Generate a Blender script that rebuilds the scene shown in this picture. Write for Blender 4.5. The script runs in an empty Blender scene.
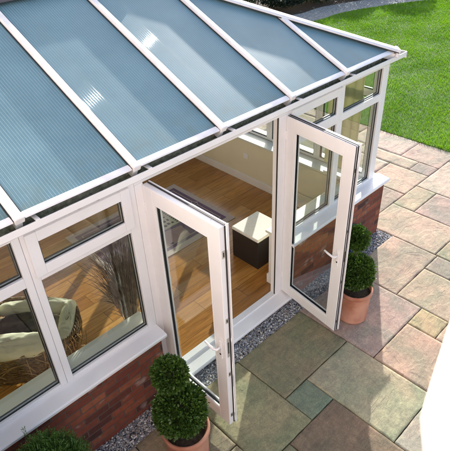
import bpy, math, random
import numpy as np
from mathutils import Vector, Matrix, noise
random.seed(7); rng = np.random.default_rng(11)
S = bpy.context.scene; C = S.collection
R = math.radians
GZ = -0.06          # patio level
FZ = 0.03           # indoor floor level
X0, X1, YB = -1.74, 3.24, 3.40   # conservatory walls

# ------------------------------------------------------------------ materials
def mat(name):
    m = bpy.data.materials.new(name); m.use_nodes = True
    nt = m.node_tree; nt.nodes.clear()
    out = nt.nodes.new('ShaderNodeOutputMaterial')
    def n(t, **k):
        q = nt.nodes.new(t)
        for a, b in k.items():
            if a.startswith('i_'): q.inputs[a[2:].replace('_', ' ')].default_value = b
            else: setattr(q, a, b)
        return q
    return m, nt, n, out
def L(nt, a, b): nt.links.new(a, b)
def ramp(n, stops, interp='LINEAR'):
    r = n('ShaderNodeValToRGB'); cr = r.color_ramp; cr.interpolation = interp
    while len(cr.elements) < len(stops): cr.elements.new(0.5)
    for e, (p, c) in zip(cr.elements, stops): e.position = p; e.color = (*c, 1)
    return r
def simple(name, c1, c2=None, rough=.5, scale=8, bump=0, bscale=60, metal=0, spec=.5, detail=4, stretch=None, coat=0):
    m, nt, n, out = mat(name)
    p = n('ShaderNodeBsdfPrincipled'); L(nt, p.outputs[0], out.inputs[0])
    p.inputs['Roughness'].default_value = rough; p.inputs['Metallic'].default_value = metal
    p.inputs['Specular IOR Level'].default_value = spec; p.inputs['Coat Weight'].default_value = coat
    tc = n('ShaderNodeTexCoord'); src = tc.outputs['Object']
    if stretch:
        mp = n('ShaderNodeMapping'); mp.inputs['Scale'].default_value = stretch; L(nt, src, mp.inputs[0]); src = mp.outputs[0]
    if c2:
        t = n('ShaderNodeTexNoise'); t.inputs['Scale'].default_value = scale; t.inputs['Detail'].default_value = detail
        L(nt, src, t.inputs[0]); r = ramp(n, [(.32, c1), (.68, c2)]); L(nt, t.outputs[0], r.inputs[0]); L(nt, r.outputs[0], p.inputs['Base Color'])
    else: p.inputs['Base Color'].default_value = (*c1, 1)
    if bump:
        t2 = n('ShaderNodeTexNoise'); t2.inputs['Scale'].default_value = bscale; t2.inputs['Detail'].default_value = 6; L(nt, src, t2.inputs[0])
        b = n('ShaderNodeBump'); b.inputs['Strength'].default_value = bump; b.inputs['Distance'].default_value = .004
        L(nt, t2.outputs[0], b.inputs['Height']); L(nt, b.outputs[0], p.inputs['Normal'])
    return m
def glassmat(name, tint, base=.05, mx=.85):
    m, nt, n, out = mat(name)
    t = n('ShaderNodeBsdfTransparent'); t.inputs[0].default_value = (*tint, 1)
    g = n('ShaderNodeBsdfGlossy'); g.inputs['Roughness'].default_value = .01
    lw = n('ShaderNodeLayerWeight'); lw.inputs['Blend'].default_value = .5
    pw = n('ShaderNodeMath', operation='POWER'); pw.inputs[1].default_value = 4.5; L(nt, lw.outputs['Facing'], pw.inputs[0])
    ma = n('ShaderNodeMath', operation='MULTIPLY_ADD'); ma.inputs[1].default_value = mx; ma.inputs[2].default_value = base; L(nt, pw.outputs[0], ma.inputs[0])
    mx_ = n('ShaderNodeMixShader'); L(nt, ma.outputs[0], mx_.inputs[0]); L(nt, t.outputs[0], mx_.inputs[1]); L(nt, g.outputs[0], mx_.inputs[2])
    L(nt, mx_.outputs[0], out.inputs[0]); return m
def brickmat():
    m, nt, n, out = mat('red_brick')
    p = n('ShaderNodeBsdfPrincipled'); L(nt, p.outputs[0], out.inputs[0]); p.inputs['Roughness'].default_value = .85
    tc = n('ShaderNodeTexCoord'); sx = n('ShaderNodeSeparateXYZ'); L(nt, tc.outputs['Object'], sx.inputs[0])
    ad = n('ShaderNodeMath', operation='ADD'); L(nt, sx.outputs[0], ad.inputs[0]); L(nt, sx.outputs[1], ad.inputs[1])
    cb = n('ShaderNodeCombineXYZ'); L(nt, ad.outputs[0], cb.inputs[0]); L(nt, sx.outputs[2], cb.inputs[1])
    wn = n('ShaderNodeTexNoise'); wn.inputs['Scale'].default_value = 14
    L(nt, tc.outputs['Object'], wn.inputs[0])
    va = n('ShaderNodeVectorMath', operation='MULTIPLY_ADD'); va.inputs[1].default_value = (.008,)*3
    L(nt, wn.outputs['Color'], va.inputs[0]); L(nt, cb.outputs[0], va.inputs[2])
    b = n('ShaderNodeTexBrick'); L(nt, va.outputs[0], b.inputs[0])
    b.inputs['Scale'].default_value = 1; b.inputs['Brick Width'].default_value = .225; b.inputs['Row Height'].default_value = .075
    b.inputs['Mortar Size'].default_value = .006; b.inputs['Mortar Smooth'].default_value = .3
    b.inputs['Color1'].default_value = (.0, .0, .0, 1); b.inputs['Color2'].default_value = (1, 1, 1, 1); b.inputs['Mortar'].default_value = (.5, .5, .5, 1)
    r = ramp(n, [(0, (.065, .022, .020)), (.25, (.21, .052, .029)), (.5, (.275, .074, .037)), (.8, (.15, .035, .024)), (1, (.32, .105, .052))])
    L(nt, b.outputs[0], r.inputs[0])
    t = n('ShaderNodeTexNoise'); t.inputs['Scale'].default_value = 22; t.inputs['Detail'].default_value = 8; L(nt, tc.outputs['Object'], t.inputs[0])
    mixn = n('ShaderNodeMix', data_type='RGBA', blend_type='MULTIPLY'); mixn.inputs[0].default_value = .45
    r2 = ramp(n, [(.3, (.45, .42, .45)), (.7, (1.25, 1.2, 1.15))]); L(nt, t.outputs[0], r2.inputs[0])
    L(nt, r.outputs[0], mixn.inputs[6]); L(nt, r2.outputs[0], mixn.inputs[7])
    # pale lime bloom on a few bricks
    t3 = n('ShaderNodeTexNoise'); t3.inputs['Scale'].default_value = 5; L(nt, va.outputs[0], t3.inputs[0])
    r3 = ramp(n, [(.62, (0, 0, 0)), (.72, (.55, .55, .55))]); L(nt, t3.outputs[0], r3.inputs[0])
    mb = n('ShaderNodeMix', data_type='RGBA'); mb.inputs[7].default_value = (.5, .43, .38, 1)
    L(nt, r3.outputs[0], mb.inputs[0]); L(nt, mixn.outputs[2], mb.inputs[6])
    mm = n('ShaderNodeMix', data_type='RGBA'); L(nt, b.outputs['Fac'], mm.inputs[0]); L(nt, mb.outputs[2], mm.inputs[6])
    mm.inputs[7].default_value = (.12, .085, .07, 1); L(nt, mm.outputs[2], p.inputs['Base Color'])
    h = n('ShaderNodeMath', operation='MULTIPLY_ADD'); h.inputs[1].default_value = -1.0; L(nt, b.outputs['Fac'], h.inputs[0])
    tm = n('ShaderNodeMath', operation='MULTIPLY'); tm.inputs[1].default_value = .35; L(nt, t.outputs[0], tm.inputs[0]); L(nt, tm.outputs[0], h.inputs[2])
    bp = n('ShaderNodeBump'); bp.inputs['Strength'].default_value = .9; bp.inputs['Distance'].default_value = .007
    L(nt, h.outputs[0], bp.inputs['Height']); L(nt, bp.outputs[0], p.inputs['Normal'])
    return m
def slabmat():
    m, nt, n, out = mat('riven_sandstone')
    p = n('ShaderNodeBsdfPrincipled'); L(nt, p.outputs[0], out.inputs[0]); p.inputs['Roughness'].default_value = .85; p.inputs['Specular IOR Level'].default_value = .15
    at = n('ShaderNodeAttribute', attribute_name='tint'); tc = n('ShaderNodeTexCoord')
    def mul(a, sc, lo, hi, det=6, f=.8, dist=0.0, st=(1, 1, 1)):
        mp = n('ShaderNodeMapping'); mp.inputs['Scale'].default_value = st; L(nt, tc.outputs['Object'], mp.inputs[0])
        t = n('ShaderNodeTexNoise'); t.inputs['Scale'].default_value = sc; t.inputs['Detail'].default_value = det; t.inputs['Distortion'].default_value = dist
        L(nt, mp.outputs[0], t.inputs[0]); r = ramp(n, [(.3, lo), (.7, hi)]); L(nt, t.outputs[0], r.inputs[0])
        q = n('ShaderNodeMix', data_type='RGBA', blend_type='MULTIPLY'); q.inputs[0].default_value = f
        L(nt, a, q.inputs[6]); L(nt, r.outputs[0], q.inputs[7]); return q.outputs[2], t
    a, _ = mul(at.outputs['Color'], 2.6, (.78, .90, .84), (1.22, 1.06, 1.02), f=1, dist=.6)
    a, _ = mul(a, 11, (.78, .78, .8), (1.15, 1.12, 1.06), f=.9, dist=1.2)
    a, t60 = mul(a, 95, (.7, .7, .7), (1.2, 1.2, 1.2), f=.75)
    a, _ = mul(a, 7, (.74, .75, .77), (1.14, 1.13, 1.1), f=.45, det=9, dist=.4, st=(1, 6.5, 1))
    a, _ = mul(a, 7, (.80, .80, .80), (1.12, 1.12, 1.12), f=.4, det=9, dist=.4, st=(5.5, 1.3, 1))
    a, _ = mul(a, 1.1, (.86, .9, .86), (1.1, 1.04, 1.02), f=1, det=3)
    L(nt, a, p.inputs['Base Color'])
    # riven bedding ledges: terraces of a stretched noise, plus fine grain
    mp = n('ShaderNodeMapping'); mp.inputs['Scale'].default_value = (1, 1.9, 1); mp.inputs['Rotation'].default_value = (0, 0, .45); L(nt, tc.outputs['Object'], mp.inputs[0])
    w = n('ShaderNodeTexNoise'); w.inputs['Scale'].default_value = 1.9; w.inputs['Detail'].default_value = 5; w.inputs['Roughness'].default_value = .45; w.inputs['Distortion'].default_value = .5; L(nt, mp.outputs[0], w.inputs[0])
    ws = n('ShaderNodeMath', operation='MULTIPLY'); ws.inputs[1].default_value = 9; L(nt, w.outputs[0], ws.inputs[0])
    fl = n('ShaderNodeMath', operation='FLOOR'); L(nt, ws.outputs[0], fl.inputs[0])
    fr = n('ShaderNodeMath', operation='FRACT'); L(nt, ws.outputs[0], fr.inputs[0])
    pw = n('ShaderNodeMath', operation='POWER'); pw.inputs[1].default_value = 7; L(nt, fr.outputs[0], pw.inputs[0])
    su = n('ShaderNodeMath', operation='ADD'); L(nt, fl.outputs[0], su.inputs[0]); L(nt, pw.outputs[0], su.inputs[1])
    g1 = n('ShaderNodeTexNoise'); g1.inputs['Scale'].default_value = 26; g1.inputs['Detail'].default_value = 7; g1.inputs['Roughness'].default_value = .6; L(nt, mp.outputs[0], g1.inputs[0])
    s2 = n('ShaderNodeMath', operation='MULTIPLY_ADD'); s2.inputs[1].default_value = .95; L(nt, g1.outputs[0], s2.inputs[0]); L(nt, su.outputs[0], s2.inputs[2])
    b = n('ShaderNodeBump'); b.inputs['Strength'].default_value = 1; b.inputs['Distance'].default_value = .0021
    L(nt, s2.outputs[0], b.inputs['Height']); L(nt, b.outputs[0], p.inputs['Normal'])
    return m
def attrmat(name, rough=.6, trans=0, spec=.4, attr='tint'):
    m, nt, n, out = mat(name)
    p = n('ShaderNodeBsdfPrincipled'); p.inputs['Roughness'].default_value = rough; p.inputs['Specular IOR Level'].default_value = spec
    at = n('ShaderNodeAttribute', attribute_name=attr); L(nt, at.outputs['Color'], p.inputs['Base Color'])
    if trans:
        t = n('ShaderNodeBsdfTranslucent'); g = n('ShaderNodeMix', data_type='RGBA', blend_type='MULTIPLY'); g.inputs[0].default_value = 1
        g.inputs[7].default_value = (1.1, 1.2, .5, 1); L(nt, at.outputs['Color'], g.inputs[6]); L(nt, g.outputs[2], t.inputs[0])
        mx = n('ShaderNodeMixShader'); mx.inputs[0].default_value = trans; L(nt, p.outputs[0], mx.inputs[1]); L(nt, t.outputs[0], mx.inputs[2]); L(nt, mx.outputs[0], out.inputs[0])
    else: L(nt, p.outputs[0], out.inputs[0])
    return m
def polymat():
    m, nt, n, out = mat('multiwall_polycarbonate')
    tc = n('ShaderNodeTexCoord'); uvn = n('ShaderNodeUVMap', uv_map='uv'); rel = n('ShaderNodeUVMap', uv_map='rel')
    sx = n('ShaderNodeSeparateXYZ'); L(nt, uvn.outputs[0], sx.inputs[0])
    sr = n('ShaderNodeSeparateXYZ'); L(nt, rel.outputs[0], sr.inputs[0])
    ml = n('ShaderNodeMath', operation='MULTIPLY'); ml.inputs[1].default_value = 1/.021; L(nt, sx.outputs[0], ml.inputs[0])
    fr = n('ShaderNodeMath', operation='FRACT'); L(nt, ml.outputs[0], fr.inputs[0])
    pp = n('ShaderNodeMath', operation='PINGPONG'); pp.inputs[1].default_value = .5; L(nt, fr.outputs[0], pp.inputs[0])
    m2 = n('ShaderNodeMath', operation='MULTIPLY'); m2.inputs[1].default_value = 2; L(nt, pp.outputs[0], m2.inputs[0])
    r = ramp(n, [(0, (.29, .42, .47)), (.14, (.27, .40, .45)), (.38, (.125, .25, .315)), (1, (.155, .29, .355))]); L(nt, m2.outputs[0], r.inputs[0])
    ns = n('ShaderNodeTexNoise'); ns.inputs['Scale'].default_value = 2.6; ns.inputs['Detail'].default_value = 9; ns.inputs['Roughness'].default_value = .65; L(nt, tc.outputs['Object'], ns.inputs[0])
    r2 = ramp(n, [(.3, (.84, .87, .87)), (.7, (1.12, 1.1, 1.08))]); L(nt, ns.outputs[0], r2.inputs[0])
    mu = n('ShaderNodeMix', data_type='RGBA', blend_type='MULTIPLY'); mu.inputs[0].default_value = 1; L(nt, r.outputs[0], mu.inputs[6]); L(nt, r2.outputs[0], mu.inputs[7])
    p = n('ShaderNodeBsdfPrincipled'); p.inputs['Roughness'].default_value = .45; p.inputs['Specular IOR Level'].default_value = .35
    p.inputs['Coat Weight'].default_value = .10; p.inputs['Coat Roughness'].default_value = .045
    so_ = n('ShaderNodeSeparateXYZ'); L(nt, tc.outputs['Object'], so_.inputs[0])
    mr = n('ShaderNodeMapRange'); mr.inputs[1].default_value = 2.27; mr.inputs[2].default_value = 2.42; mr.inputs[3].default_value = .55; mr.inputs[4].default_value = 0; L(nt, so_.outputs[2], mr.inputs[0])
    nd = n('ShaderNodeTexNoise'); nd.inputs['Scale'].default_value = 9; nd.inputs['Detail'].default_value = 8; L(nt, tc.outputs['Object'], nd.inputs[0])
    rd = ramp(n, [(.42, (0,)*3), (.7, (1,)*3)]); L(nt, nd.outputs[0], rd.inputs[0])
    md = n('ShaderNodeMath', operation='MULTIPLY'); L(nt, mr.outputs[0], md.inputs[0]); L(nt, rd.outputs[0], md.inputs[1])
    mg = n('ShaderNodeMix', data_type='RGBA'); mg.inputs[7].default_value = (.16, .20, .15, 1); L(nt, md.outputs[0], mg.inputs[0]); L(nt, mu.outputs[2], mg.inputs[6])
    L(nt, mg.outputs[2], p.inputs['Base Color'])
    # flute bump strongest beside one bar per panel, to place the sun glint
    sn = n('ShaderNodeMath', operation='SINE'); an = n('ShaderNodeMath', operation='MULTIPLY'); an.inputs[1].default_value = 2*math.pi/.021; L(nt, sx.outputs[0], an.inputs[0]); L(nt, an.outputs[0], sn.inputs[0])
    am = ramp(n, [(.0, (.8,)*3), (.04, (1,)*3), (.22, (1,)*3), (.32, (.25,)*3), (1, (.2,)*3)]); L(nt, sr.outputs[0], am.inputs[0])
    hh = n('ShaderNodeMath', operation='MULTIPLY'); L(nt, sn.outputs[0], hh.inputs[0]); L(nt, am.outputs[0], hh.inputs[1])
    b = n('ShaderNodeBump'); b.inputs['Strength'].default_value = 1; b.inputs['Distance'].default_value = .0020
    L(nt, hh.outputs[0], b.inputs['Height']); L(nt, b.outputs[0], p.inputs['Coat Normal'])
    t = n('ShaderNodeBsdfTranslucent'); t.inputs[0].default_value = (.80, .88, .90, 1)
    mx = n('ShaderNodeMixShader'); mx.inputs[0].default_value = .16
    L(nt, p.outputs[0], mx.inputs[1]); L(nt, t.outputs[0], mx.inputs[2]); L(nt, mx.outputs[0], out.inputs[0])
    return m
def floormat():
    m, nt, n, out = mat('oak_boards')
    p = n('ShaderNodeBsdfPrincipled'); L(nt, p.outputs[0], out.inputs[0]); p.inputs['Roughness'].default_value = .2; p.inputs['Specular IOR Level'].default_value = .7
    tc = n('ShaderNodeTexCoord')
    b = n('ShaderNodeTexBrick'); L(nt, tc.outputs['Object'], b.inputs[0]); b.inputs['Scale'].default_value = 1
    b.inputs['Brick Width'].default_value = 1.25; b.inputs['Row Height'].default_value = .19; b.inputs['Mortar Size'].default_value = .0022; b.offset = .37
    b.inputs['Color1'].default_value = (0, 0, 0, 1); b.inputs['Color2'].default_value = (1, 1, 1, 1); b.inputs['Mortar'].default_value = (.5, .5, .5, 1)
    r = ramp(n, [(0, (.36, .155, .035)), (.5, (.48, .225, .055)), (1, (.56, .30, .095))]); L(nt, b.outputs[0], r.inputs[0])
    mp = n('ShaderNodeMapping'); mp.inputs['Scale'].default_value = (1.6, 22, 1); L(nt, tc.outputs['Object'], mp.inputs[0])
    mo = n('ShaderNodeVectorMath', operation='MULTIPLY_ADD'); mo.inputs[1].default_value = (7, 7, 7); L(nt, b.outputs[0], mo.inputs[0]); L(nt, mp.outputs[0], mo.inputs[2])
    t = n('ShaderNodeTexNoise'); t.inputs['Scale'].default_value = 1.5; t.inputs['Detail'].default_value = 8; t.inputs['Distortion'].default_value = 1.2; L(nt, mo.outputs[0], t.inputs[0])
    r2 = ramp(n, [(.3, (.62, .56, .5)), (.65, (1.15, 1.12, 1.1))]); L(nt, t.outputs[0], r2.inputs[0])
    mu = n('ShaderNodeMix', data_type='RGBA', blend_type='MULTIPLY'); mu.inputs[0].default_value = .9; L(nt, r.outputs[0], mu.inputs[6]); L(nt, r2.outputs[0], mu.inputs[7])
    mm = n('ShaderNodeMix', data_type='RGBA'); L(nt, b.outputs['Fac'], mm.inputs[0]); L(nt, mu.outputs[2], mm.inputs[6]); mm.inputs[7].default_value = (.07, .035, .015, 1)
    L(nt, mm.outputs[2], p.inputs['Base Color'])
    return m

M = {}
M['upvc'] = simple('white_upvc', (.86, .84, .85), (.82, .80, .81), rough=.33, scale=5)
M['roofbar'] = simple('white_roof_bar', (.84, .815, .83), (.74, .715, .725), rough=.4, scale=9)
M['dark'] = simple('black_rubber', (.012, .012, .014), rough=.5)
M['steel'] = simple('steel', (.50, .49, .45), rough=.4, metal=.5)
M['brick'] = brickmat()
M['slab'] = slabmat()
M['glass'] = glassmat('window_glass', (.93, .955, .935), base=.065)
M['poly'] = polymat()
M['floor'] = floormat()
M['plaster'] = simple('cream_plaster', (.80, .73, .56), (.76, .69, .52), rough=.8, scale=3, bump=.1, bscale=150)
M['board'] = simple('window_board', (.72, .73, .66), (.68, .69, .62), rough=.35)
M['moss'] = simple('gutter_moss', (.14, .155, .11), (.36, .37, .29), rough=.9, scale=30, bump=.9, bscale=70)
M['terracotta'] = simple('terracotta', (.56, .29, .20), (.36, .125, .07), rough=.85, scale=5, bump=.3, bscale=90, detail=9)
M['soil'] = simple('soil', (.02, .014, .009), (.06, .04, .025), rough=.95, scale=50, bump=1, bscale=90)
M['mortar'] = simple('dark_joint', (.035, .03, .022), (.07, .06, .045), rough=.95, scale=25, bump=.5, bscale=120)
M['leaf'] = attrmat('leaf', .42, trans=.22, spec=.5)
M['grass'] = attrmat('grass_blade', .5, trans=.35, spec=.3)
M['stone'] = attrmat('gravel_stone', .6)
M['turf'] = simple('turf', (.04, .10, .010), (.07, .15, .014), rough=.95, scale=6, bump=.8, bscale=40)
M['bark'] = simple('bark', (.10, .065, .04), (.05, .035, .02), rough=.9, scale=30)
M['black'] = simple('black_leatherette', (.010, .009, .010), (.018, .015, .016), rough=.45, bump=.2, bscale=200)
M['cream'] = simple('cream_fabric', (.78, .76, .70), (.72, .70, .64), rough=.9, scale=30, bump=.3, bscale=300)
M['sage'] = simple('sage_cushion', (.50, .49, .37), (.60, .58, .45), rough=.9, scale=9, bump=.5, bscale=60)
M['greystripe'] = simple('grey_band', (.14, .20, .19), rough=.8)
M['darkfab'] = simple('dark_fabric', (.006, .006, .006), (.016, .015, .013), rough=1, spec=.05, scale=30, bump=.6, bscale=120)
M['wicker'] = simple('wicker', (.24, .14, .06), (.07, .035, .014), rough=.6, scale=40)
M['cane'] = simple('pale_cane', (.42,.27,.12), (.28,.16,.07), rough=.5, scale=20)
M['twig'] = simple('dry_twig', (.24, .17, .12), (.07, .045, .035), rough=.8, scale=20)
M['rug_border'] = simple('rug_border', (.54, .44, .39), (.50, .40, .35), rough=.95, scale=60, bump=.5, bscale=300)
M['rug_field'] = simple('rug_field', (.155, .095, .15), (.185, .12, .175), rough=.95, scale=80, bump=.5, bscale=300)
M['rug_pink'] = simple('rug_pink', (.42, .28, .26), (.38, .25, .24), rough=.95, scale=80)
M['rug_cream'] = simple('rug_cream', (.52, .47, .36), rough=.95, bump=.3, bscale=300)
M['rug_black'] = simple('rug_black', (.02, .018, .018), rough=.95)
M['added_shade_panel'] = simple('beige_shade_panel', (.60, .54, .34), (.55, .49, .30), rough=.9, scale=20)
M['render'] = simple('pale_bounce_wall', (.58,.51,.50), (.53,.47,.46), rough=.9, scale=3, bump=.3, bscale=80)  # unseen house wall; finish made pale to bounce light into the shade
M['lead'] = simple('lead_ridge', (.055,.05,.065), (.10,.09,.11), rough=.6, scale=12)
m_c, nt_c, n_c, out_c = mat('thin_shade_panel')
p_c = n_c('ShaderNodeBsdfDiffuse'); p_c.inputs[0].default_value = (.56,.52,.37,1); t_c = n_c('ShaderNodeBsdfTranslucent'); t_c.inputs[0].default_value = (.50,.47,.33,1)
x_c = n_c('ShaderNodeMixShader'); x_c.inputs[0].default_value = .5; L(nt_c,p_c.outputs[0],x_c.inputs[1]); L(nt_c,t_c.outputs[0],x_c.inputs[2]); L(nt_c,x_c.outputs[0],out_c.inputs[0]); M['added_shade_panel'] = m_c
M['blue'] = simple('blue_glaze', (.015, .03, .12), rough=.2)
M['whitepaint'] = simple('white_paint', (.82, .81, .78), (.78, .77, .74), rough=.6, scale=6)
M['path'] = simple('path_gravel', (.12, .115, .105), (.40, .37, .34), rough=.95, scale=22, bump=1, bscale=60)

# ------------------------------------------------------------------ mesh helpers
class MB:
    def __init__(s): s.v = []; s.f = []
    def box(s, x0, x1, y0, y1, z0, z1):
        i = len(s.v)
        s.v += [(x0,y0,z0),(x1,y0,z0),(x1,y1,z0),(x0,y1,z0),(x0,y0,z1),(x1,y0,z1),(x1,y1,z1),(x0,y1,z1)]
        s.f += [tuple(i+k for k in q) for q in ((3,2,1,0),(4,5,6,7),(0,1,5,4),(1,2,6,5),(2,3,7,6),(3,0,4,7))]; return s
    def hexa(s, pts):
        i = len(s.v); s.v += [tuple(p) for p in pts]
        s.f += [tuple(i+k for k in q) for q in ((3,2,1,0),(4,5,6,7),(0,1,5,4),(1,2,6,5),(2,3,7,6),(3,0,4,7))]; return s
    def prism(s, prof, axis, a, b):
        """profile (list of 2D pts, ccw) extruded from a to b along axis (x: prof=(y,z); y: prof=(x,z); z: prof=(x,y))"""
        i = len(s.v); n = len(prof)
        def P(u, v, t): return {'x': (t,u,v), 'y': (u,t,v), 'z': (u,v,t)}[axis]
        s.v += [P(u,v,a) for u,v in prof] + [P(u,v,b) for u,v in prof]
        s.f += [tuple(i+k for k in range(n))[::-1], tuple(i+n+k for k in range(n))]
        s.f += [(i+k, i+(k+1)%n, i+n+(k+1)%n, i+n+k) for k in range(n)]; return s
    def beam(s, A, B, w, h, up=(0,0,1)):
        A = Vector(A); B = Vector(B); d = (B-A).normalized(); sd = d.cross(Vector(up)).normalized(); u = sd.cross(d)
        c = [(-w/2,-h),(w/2,-h),(w/2,0),(-w/2,0)]
        pa = [A+sd*a+u*b for a,b in c]; pb = [B+sd*a+u*b for a,b in c]
        i = len(s.v); s.v += [tuple(p) for p in pa+pb]
        s.f += [tuple(i+k for k in q) for q in ((0,1,2,3),(7,6,5,4),(0,4,5,1),(1,5,6,2),(2,6,7,3),(3,7,4,0))]; return s
    def tube(s, pts, rad, seg=8):
        pts = [Vector(p) for p in pts]; n = len(pts); i0 = len(s.v)
        if not hasattr(rad, '__len__'): rad = [rad]*n
        u = None
        for k, p in enumerate(pts):
            d = (pts[min(k+1,n-1)]-pts[max(k-1,0)]).normalized()
            if u is None: u = d.orthogonal().normalized()
            u = (u-d*u.dot(d)).normalized(); w = d.cross(u)
            for j in range(seg):
                a = 2*math.pi*j/seg; q = p+(u*math.cos(a)+w*math.sin(a))*rad[k]; s.v.append(tuple(q))
        for k in range(n-1):
            for j in range(seg):
                a = i0+k*seg+j; b = i0+k*seg+(j+1)%seg; s.f.append((a,b,b+seg,a+seg))
        s.f.append(tuple(i0+j for j in range(seg))[::-1]); s.f.append(tuple(i0+(n-1)*seg+j for j in range(seg))); return s
    def lathe(s, prof, seg=40, c=(0,0)):
        i0 = len(s.v)
        for r, z in prof:
            for j in range(seg):
                a = 2*math.pi*j/seg; s.v.append((c[0]+r*math.cos(a), c[1]+r*math.sin(a), z))
        for k in range(len(prof)-1):
            for j in range(seg):
                a = i0+k*seg+j; b = i0+k*seg+(j+1)%seg; s.f.append((a,b,b+seg,a+seg))
        s.f.append(tuple(i0+j for j in range(seg))[::-1]); s.f.append(tuple(i0+(len(prof)-1)*seg+j for j in range(seg))); return s
    def build(s, name, m, parent=None, bevel=0, smooth=False, seg=2, loc=None):
        me = bpy.data.meshes.new(name); me.from_pydata(s.v, [], s.f); me.update()
        import bmesh
        b = bmesh.new(); b.from_mesh(me); bmesh.ops.recalc_face_normals(b, faces=b.faces); b.to_mesh(me); b.free()
        if m: me.materials.append(m)
        o = bpy.data.objects.new(name, me); C.objects.link(o)
        if parent: o.parent = parent
        if loc: o.location = loc
        if smooth:
            for p in me.polygons: p.use_smooth = True
        if bevel:
            bv = o.modifiers.new('b', 'BEVEL'); bv.width = bevel; bv.segments = seg; bv.limit_method = 'ANGLE'; bv.angle_limit = R(35)
        return o
def tag(o, label=None, cat=None, group=None, kind=None):
    if label: o['label'] = label
    if cat: o['category'] = cat
    if group: o['group'] = group
    if kind: o['kind'] = kind
    return o
def empty(name, loc=(0,0,0), rz=0, parent=None):
    o = bpy.data.objects.new(name, None); C.objects.link(o); o.location = loc; o.rotation_euler = (0,0,rz); o.empty_display_size = .1
    if parent: o.parent = parent
    return o
def npmesh(name, V, F, m, parent=None, tint=None, smooth=False, loc=None):
    """V (n,3), F (k,nv) numpy; tint per face (k,3)"""
    me = bpy.data.meshes.new(name); k, nv = F.shape
    me.vertices.add(len(V)); me.vertices.foreach_set('co', V.astype(np.float32).ravel())
    me.loops.add(k*nv); me.loops.foreach_set('vertex_index', F.astype(np.int32).ravel())
    me.polygons.add(k); me.polygons.foreach_set('loop_start', np.arange(0, k*nv, nv, dtype=np.int32)); me.polygons.foreach_set('loop_total', np.full(k, nv, dtype=np.int32))
    me.update(calc_edges=True); me.validate()
    if tint is not None:
        a = me.attributes.new('tint', 'FLOAT_COLOR', 'FACE'); a.data.foreach_set('color', np.hstack([tint, np.ones((k,1))]).astype(np.float32).ravel())
    if smooth: me.polygons.foreach_set('use_smooth', np.ones(k, dtype=bool))
    me.materials.append(m); o = bpy.data.objects.new(name, me); C.objects.link(o)
    if parent: o.parent = parent
    if loc: o.location = loc
    return o
def unit(a): return a/np.maximum(np.linalg.norm(a, axis=1, keepdims=True), 1e-9)
def leaves(name, P, N, size, col1, col2, parent=None, aspect=.5, m='leaf', jitter=.6, loc=None, pick=None):
    """diamond leaves at P pointing roughly along N"""
    n = len(P); D = unit(N + rng.normal(0, jitter, (n,3))); T = unit(np.cross(D, rng.normal(0,1,(n,3)))); U = np.cross(D, T)
    s = (size*rng.uniform(.6, 1.25, n))[:,None]
    a = P; b = P+D*s*.55+T*s*aspect*.5+U*s*.10; c = P+D*s; d = P+D*s*.55-T*s*aspect*.5+U*s*.10
    V = np.stack([a,b,c,d],1).reshape(-1,3); i = np.arange(n)*4
    F = np.stack([np.stack([i,i+1,i+2],1), np.stack([i,i+2,i+3],1)],1).reshape(-1,3)
    t = rng.uniform(0,1,(n,1)) if pick is None else pick[:,None]
    col = np.array(col1)*(1-t)+np.array(col2)*t
    return npmesh(name, V, F, M[m], parent, np.repeat(col, 2, 0), loc=loc)

# ------------------------------------------------------------------ ground
def struct(o): o['kind'] = 'structure'; return o
g = MB(); nx, ny = 60, 60
for j in range(ny+1):
    for i in range(nx+1): g.v.append((-120+240*i/nx, -120+240*j/ny, GZ-.09))
for j in range(ny):
    for i in range(nx): a = j*(nx+1)+i; g.f.append((a,a+1,a+nx+2,a+nx+1))
struct(g.build('ground', M['soil']))
b = MB(); b.box(-1.73, 5.995, -9, 9, GZ-.085, GZ-.022); struct(b.build('patio_bed', M['mortar']))

# lawn: edges found from the photo; curved far border, gravel path, planting bed
def smooth_curve(pts, n=60):
    out = []; P = [Vector((p[0],p[1],0)) for p in pts]
    for k in range(len(P)-1):
        p0 = P[max(k-1,0)]; p1 = P[k]; p2 = P[k+1]; p3 = P[min(k+2,len(P)-1)]
        for q in range(n//(len(P)-1)):
            t = q/(n//(len(P)-1)); out.append(.5*((2*p1)+(p2-p0)*t+(2*p0-5*p1+4*p2-p3)*t*t+(3*p1-p0-3*p2+p3)*t**3))
    out.append(P[-1]); return out
edge_l = smooth_curve([(6.4,16),(8.4,10.2),(10.0,7.75),(11.3,7.05),(12.6,6.98),(14.0,6.5),(15.6,5.7),(18.5,3.4),(22,-1),(25,-8)])
edge_p = smooth_curve([(6.4,17.6),(8.6,11.6),(10.4,8.9),(11.6,8.05),(12.9,8.0),(14.3,7.55),(16.2,6.8),(19.4,4.4),(23,-.2),(26.3,-8)])
m_ = MB(); poly = [(6.0,-30),(25,-30)]+[(p.x,p.y) for p in edge_l][::-1]+[(6.0,16)]
m_.prism(poly, 'z', GZ-.08, GZ+.005); lawn = struct(m_.build('lawn', M['turf']))
m_ = MB()
for k in range(len(edge_l)-1):
    a,b2,c,d = edge_l[k],edge_l[k+1],edge_p[k+1],edge_p[k]; i = len(m_.v)
    m_.v += [(p.x,p.y,GZ-.02) for p in (a,b2,c,d)]; m_.f.append((i,i+1,i+2,i+3))
struct(m_.build('gravel_path', M['path']))

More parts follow.
